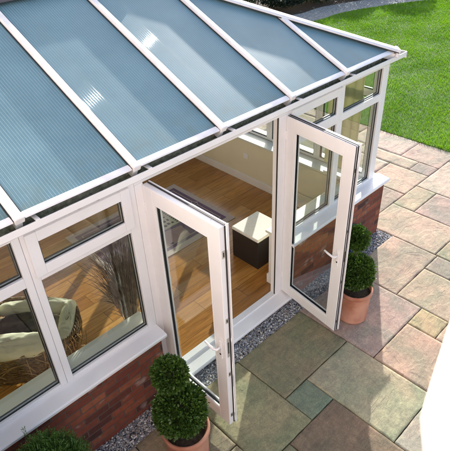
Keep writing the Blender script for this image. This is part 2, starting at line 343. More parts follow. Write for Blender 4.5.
# grass blades
def inside(px, py):
    yl = np.interp(px, [p.x for p in edge_l], [p.y for p in edge_l]); return (px > 5.965+.05*rng.random(len(px))) & (py < yl-.05)
N_ = 600000
u = rng.uniform(0,1,N_)**1.25; px = 5.965+u*13; py = rng.uniform(-4.5, 9.5, N_)
ok = inside(px, py) & (py > -3.5+.0*px) & (py < 9.5) & (px*0.62-4.6 > -py*1.0-1.2)
px, py = px[ok], py[ok]; n_ = len(px)
h = rng.uniform(.022,.055,n_)*(1+.25*np.sin(px*3.1+np.sin(py*2.3)*2)*np.sin(py*4.3)); az = rng.uniform(0,2*np.pi,n_); le = rng.uniform(.1,.9,n_)*h
w = rng.uniform(.002,.0042,n_)*(1+ (px-6)*.12)
B0 = np.stack([px-np.sin(az)*w, py+np.cos(az)*w, np.full(n_,GZ)],1); B1 = np.stack([px+np.sin(az)*w, py-np.cos(az)*w, np.full(n_,GZ)],1)
T0 = np.stack([px+np.cos(az)*le, py+np.sin(az)*le, GZ+h],1)
V = np.stack([B0,B1,T0],1).reshape(-1,3); F = np.arange(n_*3).reshape(-1,3)
patch = np.array([noise.noise((a*.9,b*.9,0)) for a,b in zip(px[::1],py[::1])]) 
t = np.clip(rng.uniform(0,1,n_)*.6+.2+patch*.45, 0, 1)[:,None]
dry = (rng.random((n_,1)) < .05)*1.0; col = np.array([.065,.175,.006])*(1-t)+np.array([.25,.45,.012])*t; col = col*(1-dry)+np.array([.30,.30,.07])*dry
gr = npmesh('grass', V, F, M['grass'], None, col); tag(gr, 'short bright green mown grass of the lawn', 'grass', kind='stuff')

# ------------------------------------------------------------------ paving slabs
xl = [-1.74,-1.27,-.96,-.65,-.345,-.04,.275,.58,.885,1.205,1.53,1.845,2.16,2.46,2.77,3.075,3.39,3.72,4.055,4.37,4.69,5.05,5.365,5.68,5.99]
xs = {round(v,3):i for i,v in enumerate(xl)}
def grid_y(region):
    if region == 0: return [-.30-.3045*k for k in range(0,28)]           # going towards the camera
    return [3.72-.33*k for k in range(0,36)] 
slabs = []
def pack(xi0, xi1, ys, pre):
    nyy = len(ys)-1; occ = np.zeros((xi1-xi0, nyy), bool)
    for (a,b_,c,d,colr) in pre:   # x index a..b, y index c..d
        occ[a-xi0:b_-xi0, c:d] = True; slabs.append((xl[a],xl[b_],ys[d],ys[c],colr))
    sizes = [(3,2),(2,3),(3,2),(2,2),(2,2),(1,2),(2,1),(1,1)]
    for j in range(nyy):
        for i in range(xi1-xi0):
            if occ[i,j]: continue
            opts = sizes[:]; random.shuffle(opts); opts.sort(key=lambda s: -(s[0]*s[1]) + random.uniform(-2.5,2.5)); opts.append((1,1))
            for (a,b_) in opts:
                if i+a <= xi1-xi0 and j+b_ <= nyy and not occ[i:i+a, j:j+b_].any():
                    occ[i:i+a, j:j+b_] = True; slabs.append((xl[xi0+i],xl[xi0+i+a],ys[j+b_],ys[j],None)); break
X = lambda v: min(range(len(xl)), key=lambda k: abs(xl[k]-v))
ys0 = grid_y(0); 
Y = lambda v, ys: min(range(len(ys)), key=lambda k: abs(ys[k]-v))
def pre(ys, x0, x1, ytop, ybot, c): return (X(x0), X(x1), min(Y(ytop,ys),Y(ybot,ys)), max(Y(ytop,ys),Y(ybot,ys)), c)
pinkish=(.50,.385,.30); buff=(.52,.42,.30); yel=(.50,.43,.29)
P0 = [pre(ys0,.58,1.53,-.3,-.91,(.25,.24,.14)), pre(ys0,.58,.885,-.91,-1.21,(.19,.27,.19)), pre(ys0,.885,1.53,-.91,-1.82,(.37,.375,.245)),
      pre(ys0,.275,.885,-1.21,-2.12,(.24,.165,.115)), pre(ys0,-.04,.58,-.3,-1.21,(.28,.275,.15)), pre(ys0,1.53,2.46,-.3,-1.21,(.47,.36,.33)),
      pre(ys0,1.53,2.16,-1.21,-1.82,(.52,.39,.30)), pre(ys0,2.16,2.46,-1.21,-1.52,(.52,.43,.24)), pre(ys0,2.46,3.39,-.3,-.91,(.50,.39,.31)),
      pre(ys0,2.46,3.075,-.91,-1.52,(.51,.42,.31)), pre(ys0,3.075,3.39,-.91,-1.21,(.48,.38,.33)), pre(ys0,-.04,.275,-1.21,-2.12,(.24,.22,.13)),
      pre(ys0,.885,1.53,-1.82,-2.43,(.42,.38,.33)), pre(ys0,1.53,2.16,-1.82,-2.73,(.50,.34,.22)), pre(ys0,-.65,-.04,-.3,-.91,(.30,.24,.16)), pre(ys0,-.65,-.04,-.91,-1.82,(.36,.30,.18)),
      pre(ys0,2.16,2.77,-1.52,-2.43,(.5,.4,.3))]
pack(0, X(3.39), ys0, P0)
ys1 = grid_y(1)
ysn = [.09+.325*k for k in range(25,-1,-1)] + [-.225,-.55,-.88]+[-.88-.33*k for k in range(1,22)]
P1 = [pre(ysn,3.39,4.055,.09,-.88,(.54,.43,.33)), pre(ysn,4.055,4.69,.09,-.225,(.50,.43,.30)), pre(ysn,4.055,4.69,-.225,-1.21,(.50,.37,.34)),
      pre(ysn,3.39,4.37,.09,1.065,(.50,.38,.32)), pre(ysn,4.37,5.05,.09,.74,(.55,.42,.32)), pre(ysn,5.05,5.365,.09,.415,(.33,.26,.24)),
      pre(ysn,5.05,5.365,.415,1.39,(.52,.43,.33)), pre(ysn,5.365,5.99,.09,.74,(.53,.40,.34)), pre(ysn,5.365,5.99,.74,1.715,(.55,.44,.38)),
      pre(ysn,4.37,5.05,.74,1.715,(.5,.41,.34)), pre(ysn,4.69,5.68,.09,-.55,(.54,.45,.37))]
pack(X(3.39), len(xl)-1, ysn, P1)
Vs, Fs, Ts = [], [], []; off = 0
palette = [(.35,.27,.205),(.335,.245,.20),(.33,.275,.20),(.36,.285,.22),(.31,.235,.205),(.29,.25,.17),(.345,.285,.22)]
for (xa,xb,ya,yb,colr) in slabs:
    if xb < 3.4 and ya > -.29: continue
    c = np.array(tuple(q*(.82 if colr[0]>.45 else .92) for q in colr) if colr else random.choice(palette))*random.uniform(.95,1.05)*np.array([1.02,.98,.95])*(1.0 if colr else 1.2); lum = c.mean(); c = (c*.68+lum*.32*np.array([1.02,1.0,.95]))*(1.04 if lum > .3 else 1.10); gpx = random.uniform(.004,.006)
    xa2,xb2,ya2,yb2 = xa+gpx,xb-gpx,ya+gpx,yb-gpx
    near = (ya < .3 and ya > -2.6)
    st = .02 if near else .05
    nx_ = max(3, int((xb2-xa2)/st)); ny_ = max(3, int((yb2-ya2)/st)); sx_, sy_ = random.uniform(0,50), random.uniform(0,50); rot = random.uniform(0,3.14)
    gx = np.concatenate([[0],np.linspace(.0025,xb2-xa2-.0025,nx_),[xb2-xa2]])+xa2; gy = np.concatenate([[0],np.linspace(.0025,yb2-ya2-.0025,ny_),[yb2-ya2]])+ya2
    ca, sa = math.cos(rot), math.sin(rot); nxx, nyy = len(gx), len(gy); tilt = (random.uniform(-.002,.002), random.uniform(-.002,.002)); ev = []
    for j in range(nyy):
        for i in range(nxx):
            x, y = gx[i], gy[j]; e = (i in (0,nxx-1)) or (j in (0,nyy-1))
            uu, vv = (x*ca+y*sa)*2.2+sx_, (-x*sa+y*ca)*5+sy_
            q = noise.noise((uu,vv,0))*.0030+noise.noise((uu*2.7,vv*2.7,3))*.0016
            z = GZ+q+tilt[0]*(x-xa)+tilt[1]*(y-ya)
            if e:
                z -= .0028; wob = noise.noise((x*14,y*14,sx_))*.0035
                if i in (0,nxx-1): x += wob
                if j in (0,nyy-1): y += wob
            ev.append((x,y,z))
    idx = np.arange(nxx*nyy).reshape(nyy,nxx)+off
    f = np.stack([idx[:-1,:-1],idx[:-1,1:],idx[1:,1:],idx[1:,:-1]],-1).reshape(-1,4)
    # skirt
    ring = np.concatenate([idx[0,:],idx[1:,-1],idx[-1,-2::-1],idx[-2:0:-1,0]]); ra = np.array(ev)[ring-off]; rb = ra.copy(); rb[:,2] = GZ-.04
    Vs += [np.array(ev), rb]; ri = np.arange(len(ring))+off+nxx*nyy
    f2 = np.stack([ring, ri, np.roll(ri,-1), np.roll(ring,-1)],1)
    Fs += [f, f2]; Ts.append(np.tile(c,(len(f)+len(f2),1))); off += nxx*nyy+len(ring)
o = npmesh('patio_paving', np.vstack(Vs), np.vstack(Fs), M['slab'], None, np.vstack(Ts), smooth=True); struct(o)

# ------------------------------------------------------------------ gravel strip (stones)
ico = [(0,0,1),(.894,0,.447),(.276,.851,.447),(-.724,.526,.447),(-.724,-.526,.447),(.276,-.851,.447),(.724,.526,-.447),(-.276,.851,-.447),(-.894,0,-.447),(-.276,-.851,-.447),(.724,-.526,-.447),(0,0,-1)]
icf = [(0,1,2),(0,2,3),(0,3,4),(0,4,5),(0,5,1),(1,6,2),(2,7,3),(3,8,4),(4,9,5),(5,10,1),(6,7,2),(7,8,3),(8,9,4),(9,10,5),(10,6,1),(6,11,7),(7,11,8),(8,11,9),(9,11,10),(10,11,6)]
def stones(name, n, sampler, size, cols, z0, label, zj=.008):
    P = sampler(n); n = len(P); I = np.array(ico); s = rng.uniform(size[0],size[1],n)[:,None,None]
    sc = rng.uniform(.55,1.25,(n,1,3)); Vv = I[None]*s*sc*(1+rng.normal(0,.13,(n,12,1)))
    a = rng.uniform(0,6.28,n); ca, sa = np.cos(a)[:,None], np.sin(a)[:,None]
    Vr = Vv.copy(); Vr[:,:,0] = Vv[:,:,0]*ca-Vv[:,:,1]*sa; Vr[:,:,1] = Vv[:,:,0]*sa+Vv[:,:,1]*ca
    Vr += np.stack([P[:,0],P[:,1],z0+rng.uniform(0,zj,n)],1)[:,None]
    F = (np.array(icf)[None]+np.arange(n)[:,None,None]*12).reshape(-1,3)
    cc = np.array(cols)[rng.integers(0,len(cols),n)]*rng.uniform(.75,1.25,(n,1))
    o = npmesh(name, Vr.reshape(-1,3), F, M['stone'], None, np.repeat(cc,20,0)); return tag(o, label, 'gravel', kind='stuff')
def strip(n):
    x = rng.uniform(-1.73,3.52,n); y = rng.uniform(-.31,-.09,n); k = (x < 3.36)|(y < -.02-.0*x)
    x2 = rng.uniform(3.36,3.56,n//14); y2 = rng.uniform(-.31,.02,n//14)
    P = np.vstack([np.stack([x,y],1), np.stack([x2,y2],1)]); return P[(P[:,0]-3.36)*1.1 < (P[:,1]+.36)+.0]if False else P[P[:,0] < 3.378]
stones('gravel', 15000, strip, (.006,.0125), [(.30,.30,.32),(.45,.44,.44),(.18,.20,.24),(.62,.60,.58),(.34,.28,.24),(.24,.27,.32),(.12,.12,.13)], GZ-.022, 'loose mixed grey gravel strip along the foot of the brick wall', .016)

# ------------------------------------------------------------------ house wall behind the camera
hw = empty('house', (-1.74,-2,0)); tag(hw, 'unseen, pale light-bouncing house wall on the near left that the conservatory is built against', 'house')
def hx(mb): # local offset
    mb.v = [(x+1.74, y+2, z) for x,y,z in mb.v]; return mb
m_ = MB(); m_.box(-2.0,-1.745,-9,-3.05,GZ-.08,6); m_.box(-2.0,-1.745,-3.05,-2.1,GZ-.08,3.3); m_.box(-2.0,-1.745,-3.05,-2.1,4.5,6); m_.box(-2.0,-1.745,-2.1,0,GZ-.08,6); m_.box(-2.0,-1.745,0,3.6,3.2,6); m_.box(-2.0,-1.745,3.6,9,GZ-.08,6)
hx(m_).build('wall', M['render'], hw)
m_ = MB(); m_.box(-2.0,-1.75,.0,3.6,GZ-.08,3.2); hx(m_).build('plaster_wall', M['plaster'], hw)
m_ = MB(); m_.box(-1.90,-1.83,-3.05,-2.1,3.3,3.37); m_.box(-1.90,-1.83,-3.05,-2.1,4.43,4.5); m_.box(-1.90,-1.83,-3.05,-2.98,3.37,4.43); m_.box(-1.90,-1.83,-2.17,-2.1,3.37,4.43)
hx(m_).build('window_frame', M['upvc'], hw, bevel=.004)
m_ = MB(); m_.box(-2.0,-1.97,-3.05,-2.1,3.3,4.5); hx(m_).build('window_blind', M['cream'], hw)
# unidentified white object, built as a level board so the sun whitens it (the blurred white shape at the right of the photo)
m_ = MB(); poly = [(-1.744,-2.835),(-1.455,-2.648),(-1.369,-2.593),(-1.25,-2.560),(-1.06,-2.506),(-1.02,-2.60),(-1.10,-2.70),(-1.40,-2.85),(-1.744,-3.02)][::-1]
m_.prism(poly, 'z', 3.475, 3.5); cn = m_.build('standin_board', M['whitepaint'], None, bevel=.006)
tag(cn, 'blurred bright white unidentified object, built as a level board, at the lower right edge of the photo', 'standin_board')

# ------------------------------------------------------------------ conservatory
cons = empty('conservatory', (0,0,0)); tag(cons, 'white framed conservatory with brick dwarf walls and blue grey polycarbonate roof', 'conservatory')
def dwarf(name, x0, x1, y0, y1, z1=.70): 
    return MB().box(x0,x1,y0,y1,GZ-.09,z1)
def part(mb, name, m, bevel=0, parent=None, **k): return mb.build(name, M[m], parent or cons, bevel=bevel, **k)
part(MB().box(X0,-.105,-.10,.02,GZ-.09,.70), 'brick_wall', 'brick')
part(MB().box(1.60,X1+.10,-.10,.02,GZ-.09,.70), 'brick_wall', 'brick')
part(MB().box(X1-.02,X1+.10,.02,YB+.1,GZ-.09,.70), 'brick_wall', 'brick')
part(MB().box(X0,X1-.02,YB-.02,YB+.1,GZ-.09,.70), 'brick_wall', 'brick')
part(MB().box(-.105,1.60,-.10,.02,GZ-.09,-.022), 'brick_plinth', 'brick')
# inner plaster faces
part(MB().box(X0,-.105,.022,.19,FZ,.705), 'inner_wall', 'plaster')
part(MB().box(1.60,2.995,.022,.19,FZ,.705), 'inner_wall', 'plaster')
part(MB().box(3.0,3.218,.022,3.2,FZ,.705), 'inner_wall', 'plaster')
part(MB().box(X0,2.995,3.2,3.378,FZ,.705), 'inner_wall', 'plaster')
part(MB().box(1.575,1.598,.075,.19,FZ,.705), 'wall_end_panel', 'upvc', .002)
part(MB().box(-.103,-.08,.075,.19,FZ,.705), 'wall_end_panel', 'upvc', .002)
# window boards
part(MB().box(X0,-.075,.072,.235,.707,.735), 'window_board', 'board', .006)
part(MB().box(1.565,3.168,.072,.235,.707,.735), 'window_board', 'board', .006)
part(MB().box(2.955,3.168,.237,3.163,.707,.735), 'window_board', 'board', .006)
part(MB().box(X0,3.168,3.165,3.33,.707,.735), 'window_board', 'board', .006)
# skirting
for b6 in ((X0,-.08,.192,.207),(1.575,2.98,.192,.207),(2.984,2.998,.192,3.198),(X0,2.98,3.184,3.198),(1.562,1.574,.078,.207)): part(MB().box(*b6,FZ,FZ+.12), 'skirting', 'upvc', .004)
# cills (sloping sills)
cp = [(.02,.695),(.02,.735),(-.0,.735),(-.135,.722),(-.145,.712),(-.145,.690),(-.135,.690),(-.13,.703),(-.10,.703)]
def sill_x(x0,x1): part(MB().prism(cp,'x',x0,x1), 'sill', 'upvc', .002)
sill_x(X0,-.068); sill_x(1.572,X1+.145)
part(MB().prism([(X1-u,v) for u,v in cp],'y',.021,YB+.1), 'sill', 'upvc', .002)
part(MB().prism([(YB-u,v) for u,v in cp],'x',X0,X1-.025), 'sill', 'upvc', .002)
# door threshold
tp = [(.07,-.02),(.07,.03),(.0,.03),(0,.012),(-.13,.0),(-.142,-.008),(-.142,-.03),(-.132,-.03),(-.13,-.018)]
part(MB().prism(tp,'x',-.10,1.60), 'threshold', 'upvc', .002)
# glazing helpers: a window bay on the front/back (axis x) or side (axis y)
class Bay:
    def __init__(s, axis, at, inward): s.ax, s.at, s.inw = axis, at, inward
    def box(s, mb, a0, a1, d0, d1, z0, z1):
        e0, e1 = s.at+s.inw*d0, s.at+s.inw*d1
        if e0 > e1: e0, e1 = e1, e0
        return mb.box(a0,a1,e0,e1,z0,z1) if s.ax == 'x' else mb.box(e0,e1,a0,a1,z0,z1)
def ring(bay, a0,a1,z0,z1,w,d0,d1, mb=None):
    mb = mb or MB(); bay.box(mb,a0,a0+w,d0,d1,z0,z1); bay.box(mb,a1-w,a1,d0,d1,z0,z1); bay.box(mb,a0+w,a1-w,d0,d1,z1-w,z1); bay.box(mb,a0+w,a1-w,d0,d1,z0,z0+w); return mb
def pane(bay, win, a0,a1,z0,z1,d=.03):
    bay.box(MB(),a0,a1,d,d+.005,z0,z1).build('pane', M['glass'], win)
    g_ = ring(bay,a0,a1,z0,z1,.007,d-.008,d-.001); g_.build('gasket', M['dark'], win)
    s_ = ring(bay,a0+.001,a1-.001,z0+.001,z1-.001,.013,d+.016,d+.024); s_.build('spacer_bar', M['dark'], win)
    ring(bay,a0+.0,a1-.0,z0,z1,.006,d+.006,d+.015).build('bead', M['upvc'], win)
def window(bay, a0, a1, opener, zt0=1.735, zt1=1.815, ztop=2.10, jl=.05, jr=.05):
    """one module from a0 to a1 : frame, lower pane, top pane or opener"""
    mb = MB(); bay.box(mb,a0,a0+jl,0,.07,.735,ztop+.07); bay.box(mb,a1-jr,a1,0,.07,.735,ztop+.07)
    bay.box(mb,a0+jl,a1-jr,0,.07,ztop,ztop+.07); bay.box(mb,a0+jl,a1-jr,0,.07,.735,.768); bay.box(mb,a0+jl,a1-jr,0,.07,zt0,zt1)
    win = mb.build('window', M['upvc'], cons, bevel=.004)
    pane(bay, win, a0+jl,a1-jr,.768,zt0)
    if opener:
        so = .028; ring(bay,a0+jl-so,a1-jr+so,zt0+.045,ztop+.012,.075,-.022,.001).build('top_light', M['upvc'], win, bevel=.004)
        c_ = MB(); ring(bay,a0+jl-so+.006,a1-jr+so-.006,zt0+.051,ztop+.006,.006,-.003,.0005,c_)
        pane(bay, win, a0+jl+.047-.0,a1-jr-.047,zt0+.12,ztop-.063,d=.002)
    else: pane(bay, win, a0+jl,a1-jr,zt1,ztop)
    return win
FB = Bay('x', 0, 1); BB = Bay('x', YB, -1); SB = Bay('y', X1, -1)
window(FB, -1.72, -.912, False); window(FB, -.910, -.062, True, jl=.052, jr=.082)
window(FB, 1.602, 2.405, True, jl=.05, jr=.05); window(FB, 2.407, X1, False, jl=.042, jr=.11)
for a0,a1,jl,jr in [(.002,.81,.11,.045),(.812,1.62,.045,.045),(1.622,2.43,.045,.045),(2.432,YB,.045,.11)]:
    b_ = SB; 
    if a0 < .1: a0 = .072; jl = .05
    if a1 == YB: a1 = YB-.072
    window(b_, a0, a1, a0 > .8 and a0 < 1.2, jl=jl, jr=jr)
xb = X0+.02; stp = (X1-xb)/6
for k in range(6): window(BB, xb+k*stp+.001, xb+(k+1)*stp-.001, k in (1,4), jl=.045, jr=.045 if k < 5 else .09)
# door frame
m_ = MB(); m_.box(-.060,.012,-.002,.07,.031,2.092); m_.box(1.475,1.600,-.002,.07,.031,2.092); m_.box(-.060,1.600,.0,.07,2.092,2.17)
part(m_, 'door_frame', 'upvc', .004)
part(MB().box(1.469,1.474,.006,.018,.032,2.091), 'door_seal', 'dark')
# box gutter along the eaves
def gutter_prof(): return [(.0,2.171),(-.088,2.171),(-.112,2.19),(-.112,2.236),(-.104,2.236),(-.104,2.196),(-.086,2.18),(.0,2.18)]
gp = gutter_prof()
gt = part(MB().prism(gp,'x',X0,X1+.11), 'gutter', 'upvc', .0015)
g2 = part(MB().prism([(X1-u,v) for u,v in gp],'y',.0,YB), 'gutter', 'upvc', .0015)
g3 = part(MB().prism([(YB-u,v) for u,v in gp],'x',X0,X1+.11), 'gutter', 'upvc', .0015)
MB().box(X1+.105,X1+.112,-.112,.0,2.172,2.238).build('end_cap', M['upvc'], gt, bevel=.001)
def mossbed(mb, name):
    pass
m_ = MB(); n2 = 200
for k in range(n2+1):
    x = X0+(X1+.1-X0)*k/n2
    for j in range(5):
        y = -.103+.103*j/4; m_.v.append((x,y,2.188+.014*noise.noise((x*16,y*40,0))+.010*noise.noise((x*50,y*60,2))))
for k in range(n2):
    for j in range(4): a = k*5+j; m_.f.append((a,a+5,a+6,a+1))
m_.build('moss', M['moss'], gt)
m_ = MB()
for k in range(n2+1):
    x = X0+(X1+.1-X0)*k/n2
    for j in range(4):
        z = 2.185+.105*j/3; m_.v.append((x,-.006-.010*noise.noise((x*18,z*40,5)),z))
for k in range(n2):
    for j in range(3): a = k*4+j; m_.f.append((a,a+4,a+5,a+1))
m_.build('moss', M['moss'], gt)
# eaves beam below the glazing line
part(MB().box(X0,X1,.004,.069,2.172,2.285), 'eaves_beam', 'upvc', .003)
part(MB().box(X1-.069,X1-.001,.071,YB-.071,2.172,2.235), 'eaves_beam', 'upvc', .003)
part(MB().box(X0,X1,YB-.069,YB-.001,2.172,2.235), 'eaves_beam', 'upvc', .003)
# roof geometry
TP = math.tan(R(24.3)); YE, ZE = -.08, 2.292; XH = X1-YE-.155*0-.155; XH = 3.165
YR = 1.70; RUN = YR-YE; ZR = ZE+RUN*TP; XR = XH-RUN; YE2 = 2*YR-YE
def zf(y): return ZE+(y-YE)*TP
bars = [-1.70,-.901,-.075,.722,1.528,2.31]
def roofpoly(pts, name='roof_panel', uvdir=0):
    """pts lie on the roof plane; slab 16 mm thick; UV in metres"""
    P = [Vector(p) for p in pts]; nrm = (P[1]-P[0]).cross(P[2]-P[0]).normalized()
    if nrm.z < 0: P = P[::-1]; nrm = -nrm
    top = [p-nrm*.012 for p in P]; bot = [p-nrm*.028 for p in P]; n = len(P)
    me = bpy.data.meshes.new(name); me.from_pydata([tuple(p) for p in top+bot], [], [tuple(range(n)), tuple(range(2*n-1,n-1,-1))]+[(k,k+n,(k+1)%n+n,(k+1)%n) for k in range(n)])
    uv = me.uv_layers.new(name='uv'); rl = me.uv_layers.new(name='rel'); us = [(p.x if uvdir == 0 else p.y) for p in P]; u0, u1 = min(us), max(us); uv = me.uv_layers['uv']
    for l in me.loops:
        c = me.vertices[l.vertex_index].co; uv.data[l.index].uv = (c.x, c.y) if uvdir == 0 else (c.y, c.x); rl.data[l.index].uv = (((c.x if uvdir == 0 else c.y)-u0)/(u1-u0), 0)
    me.update(); me.materials.append(M['poly']); o = bpy.data.objects.new(name, me); C.objects.link(o); o.parent = cons; return o
def ridge_or_hip(x): # top point on the front slope for a given x
    if x <= XR: return (x, YR, ZR)
    r = XH-x; return (x, YE+r, ZE+r*TP)
edges = bars + [XH-.02]
prev = X0
for k, xb_ in enumerate(bars+[XH]):
    a, b_ = prev, xb_
    pts = [(a,YE,ZE),(b_,YE,ZE)]
    if a < XR < b_: pts += [ridge_or_hip(b_), (XR,YR,ZR), ridge_or_hip(a)]
    else: 
        if b_ < XH: pts.append(ridge_or_hip(b_))
        pts.append(ridge_or_hip(a))
    roofpoly(pts)
    pb = [(x, 2*YR-y, z) for x,y,z in pts]; roofpoly(pb)
    prev = xb_
# side hip slope
ysd = [YE, YE+RUN*.5, YR, YR+RUN*.5, YE2]
for k in range(4):
    a, b_ = ysd[k], ysd[k+1]
    def top_(y): r = min(y-YE, YE2-y); return (XH-r, y, ZE+r*TP)
    pts = [(XH,a,ZE),(XH,b_,ZE)]
    if b_ != YE2: pts.append(top_(b_))
    if a != YE: pts.append(top_(a))
    roofpoly(pts, uvdir=1)
def rafter(A, B, w=.058, name='rafter'):
    A = Vector(A); B = Vector(B); d = (B-A).normalized(); up = Vector((0,0,1)); sd = d.cross(up).normalized(); u = sd.cross(d)
    m_ = MB(); prof = [(-w/2,-.012),(w/2,-.012),(w/2,.006),(w*.36,.018),(-w*.36,.018),(-w/2,.006)]
    i = 0; m_.v = [tuple(A+sd*a+u*b_) for a,b_ in prof]+[tuple(B+sd*a+u*b_) for a,b_ in prof]; n = 6
    m_.f = [tuple(range(n))[::-1], tuple(range(n,2*n))]+[(k,(k+1)%n,n+(k+1)%n,n+k) for k in range(n)]
    r_ = part(m_, name, 'roofbar', .0025)
    q = MB(); 
    for s_ in (-1,1): q.beam(A+sd*s_*(w/2+.0045)-u*.004, B+sd*s_*(w/2+.0045)-u*.004, .008, .007)
    q.build('gasket', M['dark'], r_)
    q = MB(); q.beam(A-u*.030, B-u*.030, w*.7, .07); q.build('under_bar', M['upvc'], r_)
    return r_, d, sd, u
for xb_ in bars:
    A = (xb_,YE-.012,ZE-.012*TP); T = Vector(ridge_or_hip(xb_))
    r_, d, sd, u = rafter(A, T)
    # end cap and gutter bracket
    q = MB(); c = Vector(A); q.hexa([c+sd*a*.031-d*b_+u*h_ for h_ in (-.030,.019) for a,b_ in ((-1,.016),(1,.016),(1,-.03),(-1,-.03))])
    q.build('end_cap', M['roofbar'], r_, bevel=.007, seg=3)
    MB().box(xb_+.085,xb_+.112,-.112,-.030,2.232,2.244).build('bracket', M['upvc'], r_, bevel=.002)
    rafter((xb_,2*YR-YE+.012,ZE-.012*TP), (T.x, 2*YR-T.y, T.z))
for y_ in ysd[1:4]:
    r = min(y_-YE, YE2-y_); rafter((XH+.012,y_,ZE-.012*TP), (XH-r,y_,ZE+r*TP))
# closer bars along the eaves, one per panel
prev = X0
for xb_ in bars+[XH]:
    e = .04
    q = MB(); q.prism([(YE-.014,ZE-.018),(YE+.006,ZE-.018),(YE+.03,ZE-.012),(YE+.03,ZE+.008),(YE+.004,ZE+.001),(YE-.012,ZE-.006),(YE-.018,ZE-.014)],'x',prev+(.037 if prev>X0 else 0),xb_-(.037 if xb_<XH else .03))
    part(q, 'panel_closer', 'roofbar', .002); prev = xb_
part(MB().prism([(XH+.014,ZE-.018),(XH-.006,ZE-.018),(XH-.03,ZE-.012),(XH-.03,ZE+.008),(XH-.004,ZE+.001),(XH+.012,ZE-.006),(XH+.018,ZE-.014)],'y',YE+.03,YE2-.03), 'panel_closer', 'roofbar', .002)
part(MB().prism([(YE2+.014,ZE-.018),(YE2-.006,ZE-.018),(YE2-.03,ZE-.012),(YE2-.03,ZE+.008),(YE2+.012,ZE-.006)],'x',X0,XH-.03), 'panel_closer', 'roofbar', .002)
# hips and ridge
for s_ in (0,1):
    y0 = YE if s_ == 0 else YE2; A = (XH+.012, y0-(.012 if s_ == 0 else -.012), ZE-.012*TP-.002); B = (XR, YR, ZR-.002)
    r_, d, sd, u = rafter(A, B, w=.135, name='hip_bar')
    q = MB(); c = Vector(A); q.hexa([c+sd*a*.070-d*b_+u*h_ for h_ in (-.055,.024) for a,b_ in ((-1,.016),(1,.016),(1,-.02),(-1,-.02))])
    q.build('end_cap', M['roofbar'], r_, bevel=.008, seg=3)
q = MB(); q.prism([(YR-.09,ZR-.02),(YR-.085,ZR+.012),(YR-.03,ZR+.045),(YR+.03,ZR+.045),(YR+.085,ZR+.012),(YR+.09,ZR-.02)],'x',X0,XR+.06); part(q,'ridge','lead',.004)
q = MB()
for k in range(34): x = X0+.05+k*.1; 
q = MB(); q.prism([(-.12,0),(.12,0),(.09,.10),(.0,.17),(-.09,.10)],'x',0,.02)

# ------------------------------------------------------------------ doors
def make_door(name_, ang_root, mirror, inside_lever):
    """leaf in local space: x 0..W along the leaf, y 0..T thickness (0 = the face towards the camera), z"""
    W, T, z0, z1 = .785, (.058 if inside_lever else .070), .036, 2.080
    root = ang_root; s = .105
    mb = MB(); mb.box(0,s,0,T,z0,z1); mb.box(W-s,W,0,T,z0,z1); mb.box(s,W-s,0,T,z1-.115,z1); mb.box(s,W-s,0,T,z0,z0+.115)
    dr = mb.build('door', M['upvc'], root, bevel=.005)
    gx0,gx1,gz0,gz1 = s,W-s,z0+.115,z1-.115
    MB().box(gx0,gx1,.030,.035,gz0,gz1).build('pane', M['glass'], dr)
    b_ = Bay('x',0,1)
    ring(b_,gx0,gx1,gz0,gz1,.016,.001,.020).build('bead', M['upvc'], dr, bevel=.005)
    ring(b_,gx0,gx1,gz0,gz1,.008,.021,.029).build('gasket', M['dark'], dr)
    ring(b_,gx0,gx1,gz0,gz1,.014,.036,.044).build('spacer_bar', M['dark'], dr)
    ring(b_,gx0,gx1,gz0,gz1,.018,.045,.0575).build('bead', M['upvc'], dr, bevel=.003)
    # weather seal along the free edge, the top and the bottom
    q = MB(); q.box(W+.0005,W+.006,T-.028,T-.018,z0+.01,z1-.005); q.box(.01,W,T-.028,T-.018,z1+.0005,z1+.006); q.build('seal', M['dark'], dr)
    if inside_lever:
        q = MB(); q.box(W+.0005,W+.005,.010,.016,z0+.01,z1-.005); q.box(.01,W,.010,.016,z1+.0005,z1+.005); q.build('seal', M['dark'], dr)
    q = MB(); q.box(W+.006,W+.016,T-.013,T,z0+.004,z1+.012); q.box(-.0,W+.0055,T-.013,T,z1+.0005,z1+.006); q.build('flange', M['upvc'], dr, bevel=.002)
    # lever handle on both faces
    hz = .98; hx_ = W-.048
    for side in (-1,1):
        yb = -.001 if side < 0 else T+.001; sg = side
        q = MB(); q.box(hx_-.015,hx_+.015,min(yb,yb+sg*.010),max(yb,yb+sg*.010),hz-.125,hz+.065)
        h_ = q.build('handle', M['upvc'], dr, bevel=.006)
        q = MB(); q.tube([(hx_,yb+sg*.008,hz),(hx_,yb+sg*.048,hz),(hx_-.02,yb+sg*.056,hz),(hx_-.07,yb+sg*.058,hz+.006),(hx_-.118,yb+sg*.054,hz+.012)],[.010,.010,.0105,.010,.008],10)
        q.build('lever', M['upvc'], h_, smooth=True)
        q = MB(); q.lathe([(.008,0),(.008,.003)],12); o_ = q.build('keyhole', M['dark'], h_); o_.rotation_euler = (R(90),0,0); o_.location = (hx_, yb+sg*.010+(.003 if sg>0 else 0.0), hz-.075)
    # lock plates on the free edge
    for zc, hh in ((hz,.10),(hz+.28,.022),(hz-.30,.022),(hz+.88,.03),(hz-.82,.022)):
        q = MB(); q.box(W+.0008,W+.0035,.016,.036,zc-hh,zc+hh); lk = q.build('lock_plate', M['steel'], dr)
        MB().box(W+.0036,W+.0042,.021,.031,zc-hh*.6,zc+hh*.6).build('lock_slot', M['dark'], lk)
    for zc in (.25,1.1,1.9):
        q = MB(); q.tube([(-.012,-.004,zc-.05),(-.012,-.004,zc+.05)],.009,10); q.box(-.012,.022,-.004,-.0005,zc-.04,zc+.04); q.build('hinge', M['upvc'], dr)
    return dr
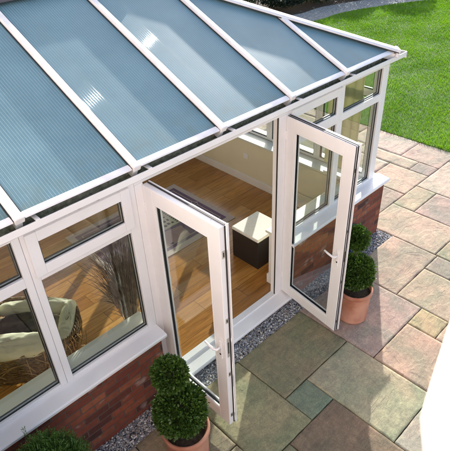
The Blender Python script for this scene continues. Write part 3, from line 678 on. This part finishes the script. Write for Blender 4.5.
# left leaf: exterior face looks towards -X, opened to 90 degrees
# local x -> world -Y, local y (thickness) -> world +X
dl = bpy.data.objects.new('tmp', None)
def door_at(px, py, dirv, label, inside):
    root = cons
    dr = make_door('door', cons, False, inside)
    ax = Vector((dirv[0],dirv[1],0)).normalized(); ay = Vector((-ax.y,ax.x,0))  # left-hand normal
    Mx = Matrix(((ax.x,ay.x,0,px),(ax.y,ay.y,0,py),(0,0,1,0),(0,0,0,1))); dr.matrix_local = Mx; dr['label'] = label; return dr
door_at(0.0, -.0025, (math.cos(R(89.7)), -math.sin(R(89.7))), 'left door leaf opened outwards, its outer face in view', False)
door_at(1.568, -.0025, (-math.cos(R(82.5)), -math.sin(R(82.5))), 'right door leaf opened outwards, its inner face in view', True)

# ------------------------------------------------------------------ interior
struct(MB().box(-1.73,3.21,.073,3.37,-.04,FZ).build('floor', M['floor']))
# rug
rug = MB().box(.40,2.22,1.36,2.65,FZ+.001,FZ+.011).build('rug', M['rug_border'], None, bevel=.003)
tag(rug, 'purple grey patterned rug with a pale border on the wooden floor', 'rug')
rz = FZ+.0125
def flat(pts, name, m, z=rz): 
    q = MB(); q.prism(pts,'z',z-.0015,z); return q.build(name, M[m], rug)
flat([(.49,1.45),(2.14,1.45),(2.14,2.56),(.49,2.56)],'field','rug_field')
q = MB(); w_=.009; z_=rz+.0025
for (a,b_,c,d) in ((.56,2.085,1.50,1.50+w_),(.56,2.085,2.50,2.50+w_),(.56,.56+w_,1.50+w_,2.50),(2.085-w_,2.085,1.50+w_,1.96),(2.085-w_,2.085,2.08,2.50)): q.box(a,b_,c,d,rz+.001,z_)
for A,B in (((2.081,1.955),(2.045,1.985)),((2.045,1.985),(2.045,2.055)),((2.045,2.055),(2.081,2.085)),((2.081,1.955),(2.115,2.02)),((2.115,2.02),(2.081,2.085)),((2.06,2.02),(2.128,2.02))):
    q.beam((A[0],A[1],z_),(B[0],B[1],z_),w_,.0014)
q.build('line_motif', M['rug_cream'], rug)
flat([(1.00,1.82),(1.655,1.82),(1.655,2.24),(1.00,2.24)],'panel','rug_cream',rz+.0028)
flat([(1.02,1.512),(1.56,1.512),(1.60,1.75),(1.30,1.80),(1.02,1.70)],'panel','rug_pink',rz+.0028)
q = MB(); z4 = rz+.0045
for k in range(10):
    y = 1.85+.04*k; q.box(1.615,1.64,y,y+.022,rz+.003,z4)
for a in range(9):
    for c in range(4):
        x = 1.05+a*.062+random.uniform(-.008,.008); y = 1.87+c*.09+random.uniform(-.01,.01)
        q.box(x,x+random.uniform(.02,.04),y,y+random.uniform(.015,.05),rz+.003,z4)
q.box(1.255,1.29,1.50+.015,1.545,rz+.003,z4); q.build('dark_motif', M['rug_black'], rug)
# black stool with cream top
st = empty('stool', (1.86,.62,FZ)); tag(st, 'black cube stool with a cream padded top by the open doorway', 'stool')
MB().box(-.215,.215,-.205,.205,0,.383).build('body', M['black'], st, bevel=.006)
MB().box(-.22,.22,-.21,.21,.385,.425).build('seat', M['cream'], st, bevel=.012, seg=3)
# wicker chair with cushions
ch = empty('wicker_chair', (-.90,1.15,FZ), R(-37)); tag(ch, 'brown wicker tub chair with plump sage cushions inside the left window', 'chair')
def sg_(t, p): return math.copysign(abs(t)**p, t)
def rim(a, k=1.0): return (.60*k*sg_(math.cos(a),.78), .37*k*sg_(math.sin(a),.78))
def rimz(a): return .47+.03*math.cos(a-R(180))+.015*math.cos(3*a)
q = MB(); NA = 72
for k in range(NA):
    a = 2*math.pi*k/NA; b0 = rim(a,.80); b1 = rim(a,1.0); bow = rim(a,.95)
    q.tube([(b0[0],b0[1],.02),(bow[0],bow[1],rimz(a)*.55),(b1[0],b1[1],rimz(a))],.007,5)
q.build('stakes', M['wicker'], ch)
q = MB()
for lv in range(22):
    t = (lv+.5)/22; k_ = .80+.20*min(1,t*1.25)**.7; pts = []
    for k in range(NA*2+1):
        a = math.pi*k/NA; r_ = k_+.012*(1 if (k//2+lv) % 2 else -1)+.004*math.sin(a*3+lv); x, y = rim(a, r_); pts.append((x,y,.03+t*(rimz(a)-.04)+.006*math.sin(a*5+lv*2)))
    q.tube(pts,.0075,5)
q.build('weave', M['wicker'], ch)
q = MB()
for ph in (0,2.1,4.2):
    pts = []
    for k in range(300):
        a = 2*math.pi*k/299; x, y = rim(a); tw = a*26+ph; pts.append((x*(1+.018*math.cos(tw)),y*(1+.018*math.cos(tw)),rimz(a)+.010*math.sin(tw)))
    q.tube(pts,.010,6)
q.build('rim', M['wicker'], ch)
def wrinkle(o, amp, sc, seed):
    for v in o.data.vertices:
        c = v.co; d = v.normal
        n1 = noise.noise((c.x*sc+seed,c.y*sc,c.z*sc)); n2_ = 1-abs(noise.noise((c.x*sc*2.4+seed,c.y*sc*2.4,c.z*sc*1.2+4)))*2
        v.co = c+d*(amp*n1+amp*.55*n2_)
    o.data.update()
def cushion(name, pos, size, m, parent, rot=(0,0,0), e=3.2, amp=.012, seed=0):
    q = MB(); nu, nv = 72, 40
    sg = lambda t, p: math.copysign(abs(t)**p, t)
    for j in range(nv+1):
        v = -math.pi/2+math.pi*j/nv
        for i in range(nu):
            a = 2*math.pi*i/nu
            q.v.append((sg(math.cos(v),.6)*sg(math.cos(a),2/e)*size[0]/2, sg(math.cos(v),.6)*sg(math.sin(a),2/e)*size[1]/2, sg(math.sin(v),.85)*size[2]/2))
    for j in range(nv):
        for i in range(nu): a = j*nu+i; b_ = j*nu+(i+1)%nu; q.f.append((a,b_,b_+nu,a+nu))
    o = q.build(name, M[m], parent, smooth=True); o.location = pos; o.rotation_euler = rot; wrinkle(o, amp, 7, seed); return o
def roll(a0, a1, k, zoff, r, seed=0, flat=.8):
    pts = []; rad = []; N = 60
    for i in range(N):
        t = i/(N-1); a = R(a0+(a1-a0)*t); x, y = rim(a, k); pts.append((x,y,rimz(a)+zoff)); rad.append(r*(math.sin(math.pi*min(max(t,.012),.988))**.22))
    q = MB(); q.tube(pts, rad, 28); o = q.build('rim_cushion', M['sage'], ch, smooth=True); wrinkle(o, .016, 8, seed); return o
cushion('seat_cushion', (0,.0,.27), (1.0,.58,.22), 'sage', ch, seed=1, amp=.018)
cushion('back_cushion', (-.36,.10,.52), (.46,.52,.30), 'sage', ch, rot=(.1,-.5,.1), seed=9, amp=.022, e=2.8)
cushion('side_cushion', (-.02,-.27,.475), (.98,.22,.17), 'sage', ch, rot=(.45,.0,.04), seed=2, amp=.022, e=3.0)
cushion('side_cushion', (.16,.25,.44), (.72,.14,.14), 'sage', ch, rot=(-.3,.0,-.05), seed=4, amp=.016, e=3.0)
cushion('side_cushion', (.50,.03,.43), (.14,.50,.15), 'sage', ch, rot=(0,.3,.0), seed=8, amp=.016, e=3.0)
cushion('throw_pillow', (.12,.03,.40), (.50,.32,.15), 'darkfab', ch, rot=(.1,.12,.15), seed=6, e=4)
q = MB()
for k in range(70):      # loose cane ends and diagonal strands
    a = R(random.uniform(180,365)); x, y = rim(a,.97+random.uniform(0,.05)); da = random.uniform(-.5,.5); x2, y2 = rim(a+da,1.0+random.uniform(.0,.06)); z1_ = random.uniform(.05,.3)
    q.tube([(x,y,z1_),((x+x2)/2*1.03,(y+y2)/2*1.03,z1_+.1),(x2,y2,z1_+random.uniform(.12,.24))],[.0045,.005,.003],5)
q.build('cane', M['cane'], ch)
# bundle of dry twigs standing behind the window
tw = empty('twig_bundle', (-.02,.50,FZ)); tag(tw, 'tall bundle of dry brown twigs standing beside the glass left of the doors', 'twigs')
q = MB()
for k in range(230):
    a = random.uniform(0,6.28); r0 = .035*math.sqrt(random.random()); sp = max(-.30,min(.22,random.gauss(-.03,.13))); sy = max(-.15,min(.18,random.gauss(0,.08))); hh = random.uniform(1.0,1.38)
    pts = []
    for i in range(7):
        t = i/6; pts.append((r0*math.cos(a)+sp*t**1.7+.01*math.sin(t*8+k), r0*math.sin(a)+sy*t**1.7, .01+hh*t*(1-.06*abs(sp)*5*t)))
    q.tube(pts, [.0042*(1-.75*i/6) for i in range(7)], 4)
    for _ in range(4):
        i = random.randint(3,5); p = Vector(pts[i]); dd = Vector((sp*.5+random.gauss(0,.035), sy*.5+random.gauss(0,.03), random.uniform(.12,.26)))
        q.tube([p, p+dd*.5+Vector((0,0,.01)), p+dd], [.0018,.0014,.0006], 3)
q.build('twigs', M['twig'], tw)
q = MB(); q.lathe([(.07,0),(.085,.02),(.09,.15),(.065,.26),(.055,.30),(.065,.32)],28); q.build('vase', M['darkfab'], tw, smooth=True)
# fabric panel added by the corner side window to keep the patio in shade
q = MB(); n2 = 60
def cy(t): return .20+.44*t
for s_ in (0,1):
    for zz in np.linspace(.78,2.09,8):
        for i in range(n2+1):
            t = i/n2; q.v.append((3.115+.005*math.sin(t*math.pi*2*4)+.0025*s_, cy(t)+.004*math.sin(t*40), zz))
for s_ in (0,1):
    for j in range(7):
        for i in range(n2): a = s_*8*(n2+1)+j*(n2+1)+i; q.f.append((a,a+1,a+n2+2,a+n2+1))
cu = q.build('added_shade_panel', M['added_shade_panel'], None, smooth=True); tag(cu, 'pleated olive beige panel added to shade the patio, inside the right corner window', 'added_shade_panel')
# wall socket low on the side wall
so_ = MB().box(2.990,2.999,1.86,1.95,.42,.50).build('socket', M['upvc'], cons, bevel=.003)

# ------------------------------------------------------------------ potted topiaries
def ball(center, r, n, seed, name, parent, cols):
    d = unit(rng.normal(0,1,(n,3))); lump = np.array([noise.noise(Vector(x)*2.3+Vector((seed,0,0))) for x in d])
    lump2 = np.array([noise.noise(Vector(x)*6+Vector((seed,5,0))) for x in d])
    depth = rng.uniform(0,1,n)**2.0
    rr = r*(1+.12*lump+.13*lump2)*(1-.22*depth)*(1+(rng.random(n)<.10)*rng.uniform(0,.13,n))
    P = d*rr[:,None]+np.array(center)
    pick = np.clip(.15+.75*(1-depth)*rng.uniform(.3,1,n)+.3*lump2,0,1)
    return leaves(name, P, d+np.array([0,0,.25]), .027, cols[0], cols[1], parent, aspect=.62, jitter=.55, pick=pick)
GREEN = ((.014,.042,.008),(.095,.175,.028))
def topiary(x, y, s, lean, label, seed):
    t = empty('topiary_plant', (x,y,GZ)); tag(t, label, 'potted plant', 'two ball topiaries in terracotta pots')
    q = MB(); q.lathe([(.140,0),(.148,.004),(.158,.02),(.158,.03),(.152,.036),(.160,.22),(.165,.33),(.168,.345),(.177,.350),(.180,.36),(.180,.383),(.176,.392),(.166,.394),(.158,.386),(.155,.34),(.150,.33)],56)
    p_ = q.build('pot', M['terracotta'], t, smooth=True); p_.scale = (s,s,1)
    q = MB(); q.lathe([(.001,.352),(.10,.356),(.152,.345)],32); q.build('soil', M['soil'], t)
    q = MB(); q.tube([(0,0,.33),(lean[0]*.4,lean[1]*.4,.6),(lean[0],lean[1],1.0)],[.016,.014,.010],8); q.build('stem', M['bark'], t)
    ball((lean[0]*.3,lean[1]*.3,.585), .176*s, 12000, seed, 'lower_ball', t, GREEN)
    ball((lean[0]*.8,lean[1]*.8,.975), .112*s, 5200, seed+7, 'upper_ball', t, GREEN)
    q = MB(); q.lathe([(.001,-.12*s),(.08*s,-.1*s),(.125*s,0),(.08*s,.1*s),(.001,.12*s)],16); c1 = q.build('lower_core', M['bark'], t, smooth=True); c1.location = (lean[0]*.3,lean[1]*.3,.585)
    q = MB(); q.lathe([(.001,-.08*s),(.055*s,-.06*s),(.082*s,0),(.055*s,.06*s),(.001,.08*s)],16); c2 = q.build('upper_core', M['bark'], t, smooth=True); c2.location = (lean[0]*.8,lean[1]*.8,.975)
    return t
topiary(-.375,-.690, 1.07, (-.03,.09), 'two ball topiary in a terracotta pot before the left door leaf', 3)
topiary(1.865,-.735, .97, (.01,.09), 'two ball topiary in a terracotta pot behind the right door leaf', 21)
# conifer at the lower left corner
cf = empty('conifer_shrub', (-1.33,-.44,GZ-.02)); cf.scale = (.86,.86,.97); tag(cf, 'feathery green conifer shrub at the lower left against the brick wall', 'shrub')
n_ = 4600; d = unit(rng.normal(0,1,(n_,3))); d[:,2] = np.abs(d[:,2])*1.1-.15
base = d*np.array([.30,.29,.36])*rng.uniform(.35,1.0,(n_,1))+np.array([0,0,.60])
Pl, Nl, Pk = [], [], []
for b_, dd in zip(base, d):
    dirv = unit((dd+np.array([0,0,.9])+rng.normal(0,.25,3))[None])[0]; ln = rng.uniform(.05,.10); k = 9
    side = unit(np.cross(dirv, rng.normal(0,1,3))[None])[0]
    for i in range(k):
        t = i/k; sgn = 1 if i % 2 else -1
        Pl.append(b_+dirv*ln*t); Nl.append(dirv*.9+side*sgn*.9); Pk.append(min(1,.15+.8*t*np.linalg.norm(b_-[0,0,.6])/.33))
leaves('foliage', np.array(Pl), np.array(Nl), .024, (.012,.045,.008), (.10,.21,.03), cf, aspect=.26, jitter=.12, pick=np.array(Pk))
Pl, Nl = [], []
for b_, dv in (((-.02,.18,.93),(-.12,.12,1)),((-.03,.19,.93),(.1,.1,1))):
    for i in range(16): t = i/16; Pl.append(np.array(b_)+np.array(dv)*.11*t); Nl.append(np.array(dv)*.9+np.array([(-1)**i,0,0])*.7)
leaves('sprig', np.array(Pl), np.array(Nl), .022, (.03,.07,.015), (.09,.17,.03), cf, aspect=.28, jitter=.1)
q = MB(); q.tube([(0,0,0),(0,0,.5)],[.025,.015],8); q.build('stem', M['bark'], cf)
# small blue glazed pot by the brick pier
bp = empty('blue_pot', (2.64,-.20,GZ)); tag(bp, 'small dark blue glazed pot against the brick pier behind the right topiary', 'pot')
q = MB(); q.lathe([(.07,0),(.10,.08),(.115,.26),(.095,.40),(.11,.43),(.11,.45),(.095,.45),(.085,.40)],32); q.build('body', M['blue'], bp, smooth=True)
q = MB(); q.lathe([(.001,.405),(.08,.405)],20); q.build('soil', M['soil'], bp)

# ------------------------------------------------------------------ shrubs beyond the lawn
def shrub(x, y, r, h, n, cols, label, seed, size=.075):
    s = empty('shrub', (x,y,GZ-.05)); tag(s, label, 'shrub', 'shrubs beyond the gravel path')
    d = unit(rng.normal(0,1,(n,3))); l1 = np.array([noise.noise(Vector(v)*1.9+Vector((seed,0,0))) for v in d]); l2 = np.array([noise.noise(Vector(v)*5+Vector((seed,3,0))) for v in d])
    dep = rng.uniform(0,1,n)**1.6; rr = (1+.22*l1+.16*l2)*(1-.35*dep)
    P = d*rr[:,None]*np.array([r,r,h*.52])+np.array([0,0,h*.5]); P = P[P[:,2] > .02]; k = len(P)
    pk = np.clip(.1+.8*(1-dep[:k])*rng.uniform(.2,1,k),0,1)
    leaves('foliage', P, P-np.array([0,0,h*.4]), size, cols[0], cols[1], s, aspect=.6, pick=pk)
    q = MB()
    for i in range(5):
        a = i*1.26+seed; q.tube([(0,0,0),(.25*r*math.cos(a),.25*r*math.sin(a),h*.35),(.55*r*math.cos(a),.55*r*math.sin(a),h*.75)],[.04,.028,.012],6)
    q.build('stems', M['bark'], s)
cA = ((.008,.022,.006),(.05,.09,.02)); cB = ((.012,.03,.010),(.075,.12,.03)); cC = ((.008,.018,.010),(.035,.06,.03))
spots = [(8.6,13.4,1.0,1.5,cB,'pale leafed shrub farthest left behind the roof hip'),(10.0,11.7,1.15,1.7,cA,'broad dark green shrub second from the left past the roof hip'),(11.2,10.4,1.0,1.5,cB,'mid green rounded shrub third from the left past the roof hip'),
         (12.3,9.25,.85,1.1,cC,'dull bluish green shrub where the gravel path begins'),(13.7,8.95,.9,1.1,cA,'dark rounded shrub over the middle of the gravel path'),(15.6,8.8,1.0,1.4,cC,'deep green shrub beyond the curve of the gravel path'),(17.4,7.9,1.1,1.5,cB,'leafy shrub above the right end of the gravel path'),
         (10.9,13.6,1.3,2.3,cC,'tall dark shrub standing behind the others'),(14.0,11.8,1.3,2.2,cA,'tall green shrub in the back row of the bed'),(17.2,10.6,1.3,2.2,cC,'tall dull shrub at the right of the back row')]
for i,(x,y,r,h,c,lb) in enumerate(spots): shrub(x,y,r,h,9000 if i < 7 else 5000,c,lb,i*3.7)

# ------------------------------------------------------------------ light, camera
W = bpy.data.worlds.new('World'); S.world = W; W.use_nodes = True; nt = W.node_tree; nt.nodes.clear()
sky = nt.nodes.new('ShaderNodeTexSky'); sky.sky_type = 'NISHITA'; sky.sun_disc = False
SE, SA = 18.0, 34.0
sky.sun_elevation = R(SE); sky.sun_rotation = R(90-SA); sky.air_density = 1.0; sky.dust_density = 1.5
bg = nt.nodes.new('ShaderNodeBackground'); bg.inputs[1].default_value = .15
wo = nt.nodes.new('ShaderNodeOutputWorld'); nt.links.new(sky.outputs[0], bg.inputs[0]); nt.links.new(bg.outputs[0], wo.inputs[0])
sl = bpy.data.lights.new('sun', 'SUN'); sl.energy = 3.7; sl.angle = R(.5); sl.color = (1, .955, .89)
so = bpy.data.objects.new('sun', sl); C.objects.link(so)
dv = Vector((math.cos(R(SE))*math.cos(R(SA)), math.cos(R(SE))*math.sin(R(SA)), math.sin(R(SE))))
so.rotation_euler = (-dv).to_track_quat('-Z','Y').to_euler(); so.location = (8,6,6)
cam = bpy.data.cameras.new('camera'); co = bpy.data.objects.new('camera', cam); C.objects.link(co); S.camera = co
co.rotation_mode = 'XYZ'; co.location = (-1.678,-2.680,3.899); co.rotation_euler = (R(54.584),R(2.248),R(-44.109))
cam.sensor_fit = 'HORIZONTAL'; cam.sensor_width = 36; cam.lens = 36*509.986/450; cam.clip_start = .02; cam.clip_end = 500
cam.dof.use_dof = True; cam.dof.focus_distance = 4.9; cam.dof.aperture_fstop = 13
S.render.engine = 'CYCLES'; S.render.resolution_x = 1022; S.render.resolution_y = 1024
S.view_settings.view_transform = 'Standard'; S.view_settings.look = 'None'; S.view_settings.gamma = 1; S.view_settings.exposure = 1.42
S.cycles.max_bounces = 14; S.cycles.transparent_max_bounces = 40; S.cycles.diffuse_bounces = 5; S.cycles.glossy_bounces = 4
S.cycles.caustics_reflective = False; S.cycles.caustics_refractive = False
bpy.data.objects.remove(dl)
